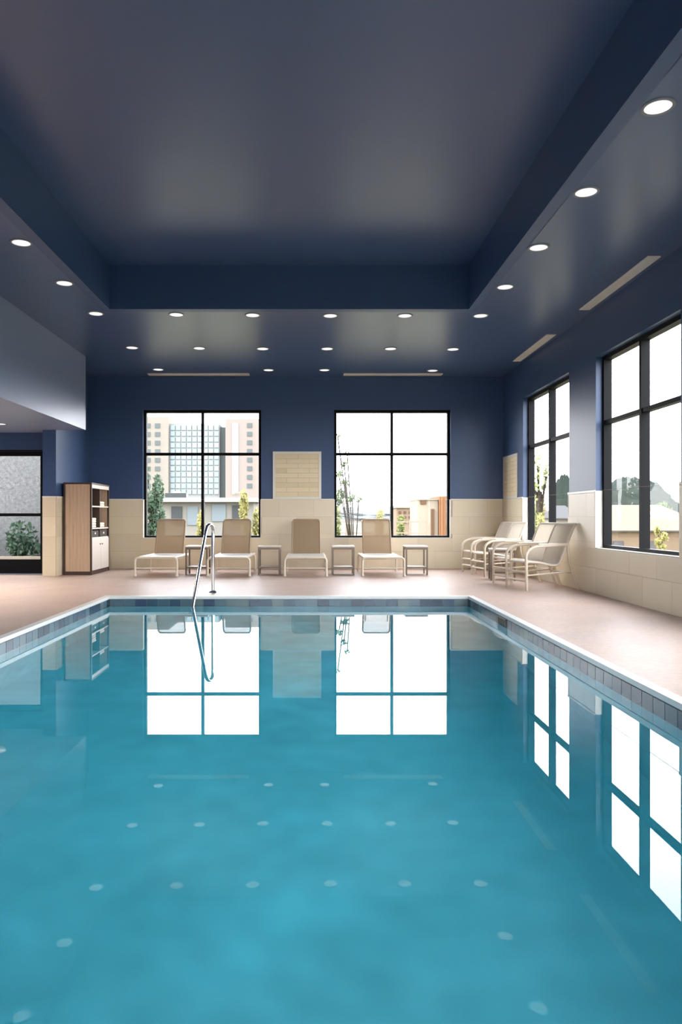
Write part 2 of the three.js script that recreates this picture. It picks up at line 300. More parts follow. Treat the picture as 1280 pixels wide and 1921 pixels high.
// glass entrance door
{
  const g = new THREE.Group(); g.name = 'door_1'; g.userData = S('dark framed glass entrance door with a wide bottom rail', 'door'); scene.add(g); g.position.set(0, 0, -DD - 0.06);
  const [x0, x1, , top] = doorHole, mid = (x0 + x1) / 2, bar = (n, a, b, c, d, k = 0.03) => obj(n, box(a, b, c, d, -k, k), M.frame, g);
  bar('frame_head', x0, x1, top - 0.02, top, 0.06); bar('frame_jamb', x0, x0 + 0.05, 0, top - 0.02, 0.06); bar('frame_jamb', x1 - 0.05, x1, 0, top - 0.02, 0.06);
  for (const [a, b, s] of [[x0 + 0.05, mid - 0.004, 1], [mid + 0.004, x1 - 0.05, -1]]) {
    const leaf = new THREE.Group(); leaf.name = 'door_leaf'; g.add(leaf);
    const part = (n, p, q, r, t, m = M.frame, k = 0.024) => obj(n, box(p, q, r, t, -k, k), m, leaf);
    part('stile', a, a + 0.07, 0.012, top - 0.024); part('stile', b - 0.07, b, 0.012, top - 0.024);
    part('top_rail', a + 0.07, b - 0.07, top - 0.1, top - 0.024); part('bottom_rail', a + 0.07, b - 0.07, 0.012, 0.25); part('push_bar', a + 0.07, b - 0.07, 0.975, 1.025);
    part('lower_bead', a + 0.07, b - 0.07, 0.25, 0.3, M.vent, 0.014);
    for (const [c, d] of [[0.3, 0.975], [1.025, top - 0.1]]) { const p = obj('pane', new THREE.PlaneGeometry(b - a - 0.14, d - c), M.glass, leaf); p.position.set((a + b) / 2, (c + d) / 2, 0); }
    const hx = s > 0 ? b - 0.12 : a + 0.12; obj('pull_handle', rod(V(hx, 0.85, 0.055), V(hx, 1.25, 0.055), 0.012), M.chrome, leaf);
  }
}

// ------------------------------------------------------------------ ceiling fittings
let lampProto;
function downlight(x, y, z, label, group, power = LAMP, tint = lin(1, 0.95, 0.88)) {
  const pos = [x, y, z];
  if (!lampProto) {
    lampProto = thing('downlight', label, 'downlight', pos, 0, group);
    obj('trim_ring', new THREE.LatheGeometry([[0.083, 0], [0.083, -0.006], [0.1, -0.008], [0.104, -0.003], [0.104, 0]].map(([a, b]) => new THREE.Vector2(a, b)), 32), M.lampRing, lampProto);
    obj('lens', new THREE.CylinderGeometry(0.083, 0.083, 0.004, 32).translate(0, -0.0025, 0), M.lampLens, lampProto);
  } else copyOf(lampProto, pos, 0, label, group);
  const s = new THREE.SpotLight(tint, power, 0, 1.32, 0.9, 2);
  s.name = 'downlight_beam'; s.position.set(x, y - 0.01, z); s.target.position.set(x, y - 1, z); s.shadow.radius = 4; s.castShadow = true;
  scene.add(s, s.target);
}
{
  const H = YC - HC, at = (px, py) => { const d = H * F / (CY - py); return [PX(px, d), YC, -d]; };
  const nth = ['first', 'second', 'third', 'fourth', 'fifth', 'sixth'];
  const row = (pts, label, group) => pts.forEach(([x, y], k) => downlight(...at(x, y), label(nth[k]), group));
  row([[948, 538], [1011, 464], [1100, 360], [1235, 200]], (n) => `recessed downlight over the window side deck, ${n} past the recess corner`, 'downlights over the window side');
  row([[121, 531], [40, 455]], (n) => `recessed downlight over the entrance side deck, ${n} past the recess corner`, 'downlights over the entrance side');
  row([[180, 588], [331, 590], [474, 591], [620, 592], [760, 592], [902, 592]], (n) => `recessed downlight in the row edging the recess, ${n} from the bulkhead`, 'downlights edging the recess');
  row([[248, 652], [374, 653], [493, 654], [614, 654], [733, 654], [850, 655]], (n) => `recessed downlight in the middle row before the end wall, ${n} from the bulkhead`, 'downlights in the middle row');
  row([[297, 693], [504, 694], [609, 694], [812, 695]], (n) => `recessed downlight close beside the end wall, ${n} from the bulkhead`, 'downlights by the end wall');
  downlight(PX(0, 11.15), YB, -11.15, 'recessed downlight under the low bulkhead nearest the glass door', 'downlights under the bulkhead', 0.9, lin(1, 0.88, 0.76));
  for (const d of [9.55, 7.95]) for (const x of [PX(0, 11.15), -6.2]) downlight(x, YB, -d, `added unseen recessed downlight under the low bulkhead, ${d > 9 ? 'second' : 'third'} from the glass door in the ${x > -5 ? 'pool side' : 'wall side'} row`, 'downlights under the bulkhead', ADDED_LOW_LAMP, lin(1, 0.88, 0.76));  // four strong lamps added out of frame to brighten the deck and end wall
}
function diffuser(x0, x1, z0, z1, label, group) {
  const long = x1 - x0 > z1 - z0, g = thing('linear_diffuser', label, 'air vent', [(x0 + x1) / 2, YC, (z0 + z1) / 2], long ? 0 : Math.PI / 2, group), L = Math.max(x1 - x0, z1 - z0), w = Math.min(x1 - x0, z1 - z0);
  obj('backing', box(-L / 2 + 0.01, L / 2 - 0.01, -0.004, 0, -w / 2 + 0.01, w / 2 - 0.01), M.dark, g);
  for (const s of [-1, 1]) { obj('frame_side', box(-L / 2, L / 2, -0.012, 0, -0.011, 0.011).translate(0, 0, s * (w / 2 - 0.011)), M.vent, g); obj('frame_end', box(-0.011, 0.011, -0.012, 0, -w / 2 + 0.022, w / 2 - 0.022).translate(s * (L / 2 - 0.011), 0, 0), M.vent, g); }
  const n = 4, inner = w - 0.044; for (let k = 0; k < n; k++) obj('slat', box(-L / 2 + 0.022, L / 2 - 0.022, -0.01, -0.002, -inner / n / 2 + 0.001, inner / n / 2 - 0.001).translate(0, 0, -inner / 2 + (k + 0.5) * inner / n), M.vent, g);
}
diffuser(PX(278, 13.43), PX(468, 13.43), -13.52, -13.36, 'beige linear air diffuser above the office tower window', 'linear diffusers');
diffuser(PX(645, 13.43), PX(830, 13.43), -13.52, -13.36, 'beige linear air diffuser above the open sky window', 'linear diffusers');
diffuser(3.36, 3.49, -9.235, -7.35, 'beige linear air diffuser above the window facing the house', 'linear diffusers');
diffuser(3.36, 3.49, -12.29, -10.5, 'beige linear air diffuser above the window behind the armchairs', 'linear diffusers');

// ------------------------------------------------------------------ handrail
{
  const rail = thing('pool_handrail', 'single curved chrome handrail rising from deck into the water', 'handrail', [0, 0, 0]);
  const b = P(400, 1112, 9.35); b.y = 0;
  const dir = V(-0.16, 0, 0.62).normalize(), at = (s, y) => V(b.x + dir.x * s, y, b.z + dir.z * s);
  obj('rail', bent([at(0, 0.01), at(0, 0.87), at(0.2, 0.87), at(0.64, -0.11), at(0.72, -0.62), at(0.35, -0.75)], 0.022, 0.11, 14), M.chrome, rail);
  obj('escutcheon', new THREE.LatheGeometry([[0.022, 0.03], [0.035, 0.026], [0.055, 0.008], [0.058, 0]].map(([x, y]) => new THREE.Vector2(x, y)), 24).translate(b.x, 0, b.z), M.chrome, rail);
}

// ------------------------------------------------------------------ sun loungers
function makeLounger(label) {
  const t = thing('sun_lounger', label, 'sun lounger', [0, 0, 0], 0, 'sun loungers along the end wall');
  const w = 0.34, h = 0.3, r = 0.019;                        // foot end at +z
  const hoop = (z, name) => obj(name, bent([V(-w, 0, z), V(-w, h, z), V(w, h, z), V(w, 0, z)], r, 0.06), M.lounger, t);
  hoop(0.02, 'front_legs'); hoop(-1.12, 'rear_legs');
  for (const s of [-1, 1]) {
    obj('side_rail', rod(V(s * (w - 0.03), h - 0.005, 0.02), V(s * (w - 0.03), h - 0.005, -1.42), r), M.lounger, t);
    obj('foot', new THREE.CylinderGeometry(0.024, 0.026, 0.03, 10).translate(s * w, 0.015, 0.02), M.lounger, t);
    obj('foot', new THREE.CylinderGeometry(0.024, 0.026, 0.03, 10).translate(s * w, 0.015, -1.12), M.lounger, t);
  }
  obj('stretcher', rod(V(-w, 0.13, 0.02), V(w, 0.13, 0.02), 0.013), M.lounger, t);
  // seat sling, slightly sagging
  const seat = new THREE.PlaneGeometry(2 * w - 0.08, 1.1, 6, 14).rotateX(-Math.PI / 2).translate(0, h + 0.016, -0.53), p = seat.attributes.position;
  for (let i = 0; i < p.count; i++) { const x = p.getX(i) / w, z = p.getZ(i); p.setY(i, p.getY(i) - 0.014 * (1 - x * x) * Math.sin(Math.min(1, Math.max(0, -z / 1.05)) * Math.PI)); }
  seat.computeVertexNormals(); const under = seat.clone().translate(0, -0.006, 0);
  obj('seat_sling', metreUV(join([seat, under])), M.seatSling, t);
  // raised back
  const back = new THREE.Group(); back.name = 'backrest'; t.add(back); back.position.set(0, h + 0.01, -1.08); back.rotation.x = -0.42;
  const bw = 0.245, bh = 0.665;
  obj('back_frame', bent([V(-bw, 0, 0), V(-bw, bh, 0), V(bw, bh, 0), V(bw, 0, 0)], 0.015, 0.05), M.backFrame || (M.backFrame = std(lin(0.42, 0.29, 0.18), 0.5)), back);
  obj('back_sling', new THREE.PlaneGeometry(2 * bw - 0.02, bh - 0.01).translate(0, bh / 2, 0.01), M.backSling, back);
  obj('support_prop', bent([V(-0.2, 0.42, -0.02), V(-0.2, -0.02, -0.2), V(0.2, -0.02, -0.2), V(0.2, 0.42, -0.02)], 0.011, 0.04), M.lounger, back);
  return t;
}
{
  const L = makeLounger('tan mesh sun lounger next to the towel cabinet'); L.position.set(-2.53, 0, -11.97);
  copyOf(L, [-1.35, 0, -11.97], 0, 'tan mesh sun lounger behind the chrome handrail');
  copyOf(L, [-0.1, 0, -11.97], 0, 'tan mesh sun lounger under the square tile panel');
  copyOf(L, [1.165, 0, -11.97], 0, 'tan mesh sun lounger under the open sky window');
}
// side tables
function makeTable(label) {
  const t = thing('side_table', label, 'side table', [0, 0, 0], 0, 'small side tables'), s = 0.185, h = 0.48;
  obj('top', rbox(2 * s + 0.01, 0.022, 2 * s + 0.01, 0.006, 0, h - 0.011, 0), M.tableTop, t);
  for (const x of [-1, 1]) for (const z of [-1, 1]) obj('leg', box(-0.013, 0.013, 0, h - 0.022, -0.013, 0.013).translate(x * (s - 0.013), 0, z * (s - 0.013)), M.bronze, t);
  for (const x of [-1, 1]) { obj('apron', box(-s + 0.026, s - 0.026, h - 0.06, h - 0.022, -0.01, 0.01).translate(0, 0, x * (s - 0.014)), M.bronze, t); obj('apron', box(-0.01, 0.01, h - 0.06, h - 0.022, -s + 0.026, s - 0.026).translate(x * (s - 0.014), 0, 0), M.bronze, t); }
  obj('lower_shelf', box(-s + 0.026, s - 0.026, 0.11, 0.135, -s + 0.01, s - 0.01), M.bronze, t);
  return t;
}
{
  const T = makeTable('bronze side table standing just behind the chrome handrail'); T.position.set(-1.916, 0, -12.4);
  copyOf(T, [-0.71, 0, -12.4], 0, 'bronze side table against the tiled wall between two windows');
  copyOf(T, [0.526, 0, -12.4], 0, 'bronze side table under the thin tree in the window');
  copyOf(T, [1.747, 0, -12.4], 0, 'bronze side table at the end of the lounger row');
  copyOf(T, [2.92, 0, -11.3], -0.15, 'bronze side table between the two pairs of armchairs');
}
// ------------------------------------------------------------------ armchairs (front towards local +z)
function ribbon(profile, w, thick) {                       // a sling: the profile in (z, y) swept across x
  const curve = new THREE.CatmullRomCurve3(profile.map(([z, y]) => V(0, y, z))), pts = curve.getPoints(28), pos = [], idx = [], uv = [];
  pts.forEach((p, i) => { for (const s of [-1, 1]) { pos.push(s * w / 2, p.y, p.z); uv.push(s * w / 2, i * 0.04); } });
  for (let i = 0; i < pts.length - 1; i++) { const a = i * 2; idx.push(a, a + 1, a + 2, a + 1, a + 3, a + 2); }
  const g = new THREE.BufferGeometry(); g.setAttribute('position', new THREE.Float32BufferAttribute(pos, 3)); g.setAttribute('uv', new THREE.Float32BufferAttribute(uv, 2)); g.setIndex(idx); g.computeVertexNormals();
  return thick ? join([g, g.clone().translate(0, -thick, -thick * 0.4)]) : g;
}
function makeChair(label) {
  const t = thing('patio_armchair', label, 'armchair', [0, 0, 0], 0, 'sling armchairs by the side windows'), w = 0.26, r = 0.019;
  const prof = [[0.27, 0.375], [0.1, 0.36], [-0.1, 0.325], [-0.19, 0.345], [-0.27, 0.5], [-0.36, 0.72], [-0.42, 0.84], [-0.45, 0.87]];
  for (const s of [-1, 1]) {
    obj('side_rail', tube(prof.map(([z, y]) => V(s * (w - 0.035), y, z)), 0.017, 30), M.chairFrame, t);
    obj('arm_frame', bent([V(s * w, 0, 0.3), V(s * w, 0.5, 0.31), V(s * w, 0.575, 0.2), V(s * w, 0.6, -0.31)], r, 0.13), M.chairFrame, t);
    obj('armrest', new THREE.CapsuleGeometry(0.02, 0.3, 3, 8).rotateX(Math.PI / 2).scale(1.2, 0.7, 1).translate(s * w, 0.602, -0.03), M.chairFrame, t);
    obj('rear_leg', bent([V(s * w, 0.6, -0.3), V(s * w, 0.36, -0.32), V(s * w, 0, -0.46)], r, 0.12), M.chairFrame, t);
    obj('side_stretcher', rod(V(s * w, 0.2, 0.302), V(s * w, 0.24, -0.37), 0.011), M.chairFrame, t);
  }
  for (const [y, z] of [[0.37, 0.285], [0.24, 0.302], [0.13, 0.301]]) obj('front_bar', rod(V(-w, y, z), V(w, y, z), 0.016), M.chairFrame, t);
  obj('rear_bar', rod(V(-w, 0.22, -0.374), V(w, 0.22, -0.374), 0.012), M.chairFrame, t);
  obj('top_bar', rod(V(-w + 0.035, 0.87, -0.45), V(w - 0.035, 0.87, -0.45), 0.014), M.chairFrame, t);
  obj('sling', ribbon(prof.map(([z, y]) => [z, y + 0.006]), 2 * w - 0.075, 0), M.chairSling, t);
  return t;
}
{
  const th = -Math.PI / 2 + 0.24, C = makeChair('cream sling armchair nearest the window facing the hipped roof'); C.position.set(3.03, 0, -9.9); C.rotation.y = th;
  copyOf(C, [3.0, 0, -10.52], th, 'cream sling armchair between another armchair and the dark side table');
  copyOf(C, [3.02, 0, -12.1], -Math.PI / 2 + 0.2, 'cream sling armchair just past the dark side table');
  copyOf(C, [3.0, 0, -12.72], -Math.PI / 2 + 0.2, 'cream sling armchair in the corner of the tiled walls');
}
// ------------------------------------------------------------------ towel cabinet: open shelves face +x
{
  const x0 = -4.11, x1 = -3.645, z0 = -13.24, z1 = -12.18, h = 1.535, cab = thing('towel_cabinet', 'tall oak cabinet with dark edges and open shelves by pier', 'cabinet', [(x0 + x1) / 2, 0, (z0 + z1) / 2]);
  const w = x1 - x0, d = z1 - z0, X = w / 2, Z = d / 2, e = 0.03;
  obj('plinth', box(-X + 0.01, X - 0.01, 0, 0.06, -Z + 0.01, Z - 0.01), M.oakDark, cab);
  for (const s of [-1, 1]) {
    const side = obj('side_panel', metreUV(box(-X + e, X - e, 0.06, h - 0.03, -0.012, 0.012).translate(0, 0, s * (Z - 0.014))), M.oak, cab);
    obj('edge_post', [box(-X, -X + e, 0, h - 0.03, -0.016, 0.016).translate(0, 0, s * (Z - 0.016)), box(X - e, X, 0, h - 0.03, -0.016, 0.016).translate(0, 0, s * (Z - 0.016))], M.oakDark, side);
  }
  obj('back_panel', metreUV(box(-X, -X + 0.012, 0.06, h - 0.03, -Z + 0.03, Z - 0.03)), M.oak, cab);
  obj('top', rbox(w + 0.01, 0.03, d + 0.01, 0.006, 0, h - 0.015, 0), M.oakDark, cab);
  obj('cornice', box(X - 0.012, X, h - 0.09, h - 0.03, -Z + 0.032, Z - 0.032), M.laminate, cab);
  obj('divider', metreUV(box(-X + 0.012, X - 0.014, 0.62, h - 0.09, -0.011, 0.011)), M.oakDark, cab);
  for (const y of [0.6, 0.76, 1.13]) obj('shelf', metreUV(box(-X + 0.012, X - 0.01, y, y + 0.022, -Z + 0.03, Z - 0.03)), M.laminate, cab);
  for (const s of [-1, 1]) { const door = obj('door', rbox(0.02, 0.53, d / 2 - 0.036, 0.004, X - 0.011, 0.335, s * (d / 4 - 0.015)), M.laminate, cab); obj('knob', new THREE.SphereGeometry(0.012, 12, 8).translate(X + 0.01, 0.5, s * 0.06), M.bronze, door); }
  const gx = (x0 + x1) / 2 + 0.02, gz = (z0 + z1) / 2;
  // folded towels and dark bins on the shelves
  let proto;
  const towel = (y, z, label) => { if (!proto) { proto = thing('folded_towel', label, 'towel', [gx, y, z], 0, 'folded towels in the cabinet'); for (let k = 0; k < 2; k++) obj('fold', rbox(0.32, 0.042, 0.34, 0.018, 0, 0.021 + k * 0.04, 0), M.towel, proto); } else copyOf(proto, [gx, y, z], 0, label); };
  for (let k = 0; k < 2; k++) towel(0.784 + k * 0.083, gz + 0.25, ['cream folded towel at the bottom of the stack of two', 'cream folded towel on top of the stack of two'][k]);
  towel(0.784, gz - 0.25, 'cream folded towel lying alone on the middle cabinet shelf');
  towel(1.154, gz - 0.25, 'cream folded towel on the top cabinet shelf');
  for (const s of [-1, 1]) { const b = thing('storage_bin', s > 0 ? 'dark storage bin on the low shelf below the towel stack' : 'dark storage bin on the low shelf below the single towels', 'bin', [gx + 0.02, 0.622, gz + s * 0.25], 0, 'dark bins in the cabinet'); obj('body', [rbox(0.34, 0.01, 0.4, 0.003, 0, 0.006, 0), rbox(0.34, 0.11, 0.012, 0.004, 0, 0.056, 0.194), rbox(0.34, 0.11, 0.012, 0.004, 0, 0.056, -0.194), rbox(0.012, 0.11, 0.4, 0.004, 0.164, 0.056, 0), rbox(0.012, 0.11, 0.4, 0.004, -0.164, 0.056, 0)], M.bin, b); obj('label_plate', box(0.17, 0.173, 0.05, 0.08, -0.03, 0.03), M.vent, b); }
}

// ------------------------------------------------------------------ outside
const GY = -3.2;
const out = (c, roughness, more = {}) => phy(c, roughness, { specularIntensity: 0.12, ...more });   // weathered, matt
obj('ground', metreUV(new THREE.PlaneGeometry(1400, 1400).rotateX(-Math.PI / 2).translate(0, GY, -300)), M.ground, scene, S('pale dry ground outside the windows', 'ground'));
obj('terrace', metreUV(box(-12, XP2 - 0.0, -0.25, -0.02, -DD - 5, -DD - 0.2)), M.concrete, scene, S('concrete terrace outside the glass door', 'terrace'));
{
  const wz = -DD - 3.2, g = thing('garden_wall', 'rough grey stone garden wall seen through the glass door', 'garden wall', [0, 0, 0]);
  obj('wall_body', metreUV(box(-11, -4.2, -0.02, 2.9, wz - 0.3, wz)), M.stone, g); obj('cap', rbox(6.9, 0.08, 0.4, 0.01, -7.6, 2.94, wz - 0.15), M.concrete, g);
}
const leafMat = [[0.096, 0.132, 0.06], [0.18, 0.198, 0.078], [0.06, 0.096, 0.06], [0.27, 0.252, 0.096]].map((c) => phy(lin(...c), 0.9, { transmission: 0.35, thickness: 0, side: THREE.DoubleSide, specularIntensity: 0.1 }));
const barkMat = out(lin(0.0234, 0.0182, 0.013), 0.9);
function leafCloud(blobs, n, size) {                       // real leaves: small folded blades spread through ellipsoids [x, y, z, rx, ry, rz]
  const pos = new Float32Array(n * 12), idx = [], tot = blobs.reduce((s, b) => s + b[3] * b[4] * b[5], 0), v = V(), q = new THREE.Quaternion(); let k = 0;
  for (const b of blobs) {
    const m = Math.round(n * b[3] * b[4] * b[5] / tot);
    for (let i = 0; i < m && k < n; i++, k++) {
      let x, y, z; do { x = rr(-1, 1); y = rr(-1, 1); z = rr(-1, 1); } while (x * x + y * y + z * z > 1);
      q.setFromEuler(new THREE.Euler(rr(0, 6.3), rr(0, 6.3), rr(0, 6.3)));
      const s = size * rr(0.6, 1.3);
      [[-0.5, 0, 0], [0, 0.28, 0.08], [0.5, 0, 0], [0, -0.28, 0.08]].forEach((c, j) => { v.set(c[0] * s, c[1] * s, c[2] * s).applyQuaternion(q); pos.set([b[0] + x * b[3] + v.x, b[1] + y * b[4] + v.y, b[2] + z * b[5] + v.z], (k * 4 + j) * 3); });
      const o = k * 4; idx.push(o, o + 1, o + 2, o, o + 2, o + 3);
    }
  }
  const g = new THREE.BufferGeometry(); g.setAttribute('position', new THREE.BufferAttribute(pos.slice(0, k * 12), 3)); g.setIndex(idx); g.computeVertexNormals(); return g;
}
function tree(name, label, base, h, blobs, n, size, kind, lean = 0, trunkR = 0.07, group) {
  const t = thing(name, label, name.includes('shrub') ? 'shrub' : 'tree', [base.x, base.y, base.z], 0, group);
  obj('foliage', leafCloud(blobs, n, size), leafMat[kind], t);
  const top = V(lean, h * 0.75, 0);
  obj('trunk', tube([V(0, 0, 0), V(lean * 0.45, h * 0.35, 0), top], trunkR, 12, 7), barkMat, t);
  for (const b of blobs.slice(0, 8)) obj('branch', tube([V(lean * 0.6, h * 0.45, 0), V((b[0] + lean * 0.6) / 2, (b[1] + h * 0.45) / 2 + 0.05 * h, b[2] / 2), V(b[0], b[1], b[2])], trunkR * 0.4, 8, 5), barkMat, t);
  return t;
}
for (const [k, x] of [-4.95, -5.95, -6.95].entries()) { const t = thing('leafy_plant', ['leafy blue green plant at the garden wall by the door edge', 'leafy blue green plant in the middle of the garden wall', 'leafy blue green plant further along the garden wall'][k], 'plant', [x, -0.02, -DD - 2.75], 0, 'plants at the garden wall'); obj('foliage', leafCloud([[0, 0.5, 0, 0.34, 0.4, 0.25], [0.12, 0.3, 0.05, 0.4, 0.28, 0.25]], 420, 0.13), leafMat[2], t); obj('stem', tube([V(0, 0, 0), V(0.02, 0.3, 0), V(-0.02, 0.7, 0)], 0.012, 8, 5), barkMat, t); }
const ground = (px, d) => V(PX(px, d), GY, -d);
// glass office tower
{
  const D = 130, k = D / F, X = (px) => (px - CX) * k, Y = (py) => HC - (py - CY) * k;
  const t = thing('office_tower', 'tall office tower with blue glass front and beige wings', 'building', [0, 0, -D]);
  const cream = out(lin(0.156, 0.141, 0.12), 0.8), glassM = out(lin(0.155, 0.19, 0.2), 0.25), glassN = out(lin(0.175, 0.205, 0.21), 0.25), line = out(lin(0.156, 0.161, 0.156), 0.6), slot = out(lin(0.065, 0.075, 0.075), 0.5), pinkish = out(lin(0.161, 0.135, 0.12), 0.8);
  obj('wing', box(X(262), X(318), GY, Y(783), -14, 1), cream, t); obj('wing', box(X(425), X(492), GY, Y(788), -14, 1.5), pinkish, t);
  obj('core', box(X(318), X(412), GY, Y(795), -14, -0.1), line, t); obj('slot', box(X(412), X(425), GY, Y(800), -14, -1), slot, t);
  const nx = 9, ny = 12, x0 = X(319), x1 = X(411.5), y0 = Y(928), y1 = Y(797), pw = (x1 - x0) / nx, ph = (y1 - y0) / ny, pg = new THREE.BoxGeometry(pw - 0.18, ph - 0.18, 0.2);
  for (let i = 0; i < nx; i++) for (let j = 0; j < ny; j++) { const m = obj('glass_pane', pg, (i * 3 + j * 5) % 4 ? glassM : glassN, t); m.position.set(x0 + (i + 0.5) * pw, y0 + (j + 0.5) * ph, 0); }
  const wg = new THREE.BoxGeometry(1.15, 12.2, 0.2);
  { const m = obj('window_strip', wg, glassN, t); m.position.set(X(443), Y(862), 1.5); m.scale.set(1, 1.02, 1); }
  const sg = new THREE.BoxGeometry(0.9, 0.8, 0.2); for (let j = 0; j < 8; j++) for (const [px, z] of [[280, 1], [298, 1], [470, 1.5]]) { const m = obj('window', sg, slot, t); m.position.set(X(px), Y(800 + j * 16), z); }
}
// low white pavilion in front of the tower
{
  const D = 75, k = D / F, X = (px) => (px - CX) * k, Y = (py) => HC - (py - CY) * k, wM = out(lin(0.177, 0.172, 0.161), 0.7), dM = out(lin(0.0365, 0.0391, 0.0391), 0.4), bM = out(lin(0.104, 0.122, 0.13), 0.3);
  const t = thing('pavilion', 'low white flat roofed pavilion at the foot of the tower', 'building', [0, 0, -D]);
  obj('wall', box(X(300), X(476), GY, Y(942), -6, 0), out(lin(0.135, 0.128, 0.112), 0.8), t); obj('roof', box(X(292), X(484), Y(942), Y(934), -6.5, 1), wM, t);
  for (const [a, b, c, d, m] of [[322, 342, 950, 985, dM], [398, 424, 946, 978, bM], [352, 372, 950, 985, bM], [436, 456, 948, 985, dM]]) obj('window', box(X(a), X(b), Y(d), Y(c), 0, 0.15), m, t);
  const v = thing('roof_unit', 'small dark rooftop unit on the white pavilion', 'roof unit', [X(325), Y(934), -D - 2]); obj('casing', rbox(2.2, 0.55, 1.4, 0.06, 0, 0.275, 0), dM, v); obj('fan_cowl', new THREE.CylinderGeometry(0.4, 0.45, 0.2, 16).translate(0, 0.65, 0), wM, v);
}
// buildings seen past the thin tree
{
  const D = 95, k = D / F, X = (px) => (px - CX) * k, Y = (py) => HC - (py - CY) * k, slotM = out(lin(0.0781, 0.0443, 0.026), 0.8);
  const a = thing('cream_block', 'cream rendered block with a tall brown window slot', 'building', [0, 0, -D]);
  obj('wall', box(X(785), X(822), GY, Y(937), -8, 0), out(lin(0.187, 0.156, 0.12), 0.85), a); obj('window_slot', box(X(809), X(815), GY + 0.3, Y(955), 0, 0.15), slotM, a); obj('window', box(X(789), X(800), Y(946), Y(938.5), 0, 0.15), slotM, a); obj('parapet', box(X(784), X(823), Y(938), Y(936), -8.1, 0.2), out(lin(0.195, 0.172, 0.143), 0.85), a);
  const b = thing('terracotta_block', 'plain terracotta orange block beside the cream one', 'building', [0, 0, -D]);
  obj('wall', box(X(823), X(860), GY, Y(931), -8, 0.8), out(lin(0.143, 0.0701, 0.0339), 0.85), b); obj('rib', box(X(826), X(828), GY, Y(933), 0.8, 1), out(lin(0.161, 0.0887, 0.0469), 0.85), b);
  const D2 = 140, k2 = D2 / F, X2 = (px) => (px - CX) * k2, Y2 = (py) => HC - (py - CY) * k2, c = thing('brick_house', 'small tan house with rows of dark windows far off', 'building', [0, 0, -D2]);
  obj('wall', box(X2(744), X2(786), GY, Y2(953), -9, 0), out(lin(0.151, 0.109, 0.0781), 0.85), c); obj('roof', box(X2(742), X2(788), Y2(953), Y2(950), -9.5, 0.5), out(lin(0.172, 0.151, 0.13), 0.85), c);
  for (let j = 0; j < 3; j++) for (let i = 0; i < 4; i++) obj('window', box(X2(748 + i * 9.5), X2(753 + i * 9.5), Y2(964 + j * 9), Y2(959 + j * 9), 0, 0.15), slotM, c);
}
// hipped houses seen through the side windows
function house(name, label, px0, px1, eave, ridge, D, roofC, wallC, wins) {
  const k = D / F, X = (px) => (px - CX) * k, Y = (py) => HC - (py - CY) * k, t = thing(name, label, 'house', [0, 0, -D]), x0 = X(px0), x1 = X(px1), dz = Math.min(9, (x1 - x0) * 0.8);
  obj('wall', box(x0 + 0.4, x1 - 0.4, GY, Y(eave), -dz, 0), out(lin(...wallC), 0.85), t);
  const e = Y(eave), r = Y(ridge), i = (x1 - x0) * 0.3, A = [x0, e, 0.6], B = [x1, e, 0.6], C = [x1, e, -dz - 0.6], E = [x0, e, -dz - 0.6], R = [x0 + i, r, -dz / 2], Q = [x1 - i, r, -dz / 2];
  const g = new THREE.BufferGeometry(); g.setAttribute('position', new THREE.Float32BufferAttribute([A, B, Q, A, Q, R, B, C, Q, C, E, R, C, R, Q, E, A, R, A, E, C, A, C, B].flat(), 3)); g.computeVertexNormals();
  obj('roof', metreUV(g), out(lin(...roofC), 0.9), t); obj('gutter', box(x0, x1, e - 0.14, e, 0.5, 0.66), out(lin(0.0521, 0.0469, 0.0417), 0.6), t);
  for (const [a, b, c, d] of wins) { const w = obj('window', box(X(a), X(b), Y(d), Y(c), 0, 0.1), out(lin(0.0521, 0.0417, 0.0365), 0.4), t); obj('pane', box(X(a + 1), X(b - 1), Y(d - 1), Y(c + 1), 0.1, 0.12), out(lin(0.0651, 0.0626, 0.0626), 0.15), w); }
}
house('hip_roof_house', 'beige hipped roof house filling the foot of the side window', 1100, 1350, 995, 946, 80, [0.109, 0.0916, 0.0706], [0.135, 0.0973, 0.0647], [[1150, 1170, 1015, 1026], [1216, 1230, 1015, 1032]]);
house('grey_roof_house', 'small grey roofed house behind the armchairs window', 1030, 1085, 972, 948, 105, [0.0601, 0.0601, 0.0617], [0.147, 0.135, 0.118], [[1046, 1056, 985, 995]]);
house('tan_house', 'small tan house among trees behind the armchairs window', 985, 1030, 962, 944, 120, [0.0882, 0.0634, 0.0458], [0.206, 0.164, 0.118], [[1006, 1014, 968, 976]]);
{ // wooded knolls
  const knoll = (label, px, top, w, D, c) => { const k = D / F, h = HC - (top - CY) * k - GY, g = new THREE.SphereGeometry(1, 48, 24, 0, Math.PI * 2, 0, Math.PI / 2), p = g.attributes.position; for (let i = 0; i < p.count; i++) { const n = 1 + 0.09 * perlin.noise(p.getX(i) * 6, p.getY(i) * 6, p.getZ(i) * 6 + px) + 0.05 * perlin.noise(p.getX(i) * 19, p.getY(i) * 19, p.getZ(i) * 19); p.setXYZ(i, p.getX(i) * n * w * k, p.getY(i) * n * h, p.getZ(i) * n * w * k); } g.computeVertexNormals(); obj('wooded_hill', g.translate(PX(px, D), GY, -D), out(lin(...c), 0.95), scene, { label, category: 'hill', kind: 'structure' }); };
  knoll('dark green wooded hill behind the hipped roof house', 1178, 898, 95, 260, [0.021, 0.026, 0.022]);
  knoll('round dark green wooded hill seen behind the armchairs', 1058, 892, 26, 220, [0.017, 0.023, 0.019]);
  knoll('long pale hazy hill behind the open sky window', 715, 950, 150, 600, [0.085, 0.092, 0.095]);
}
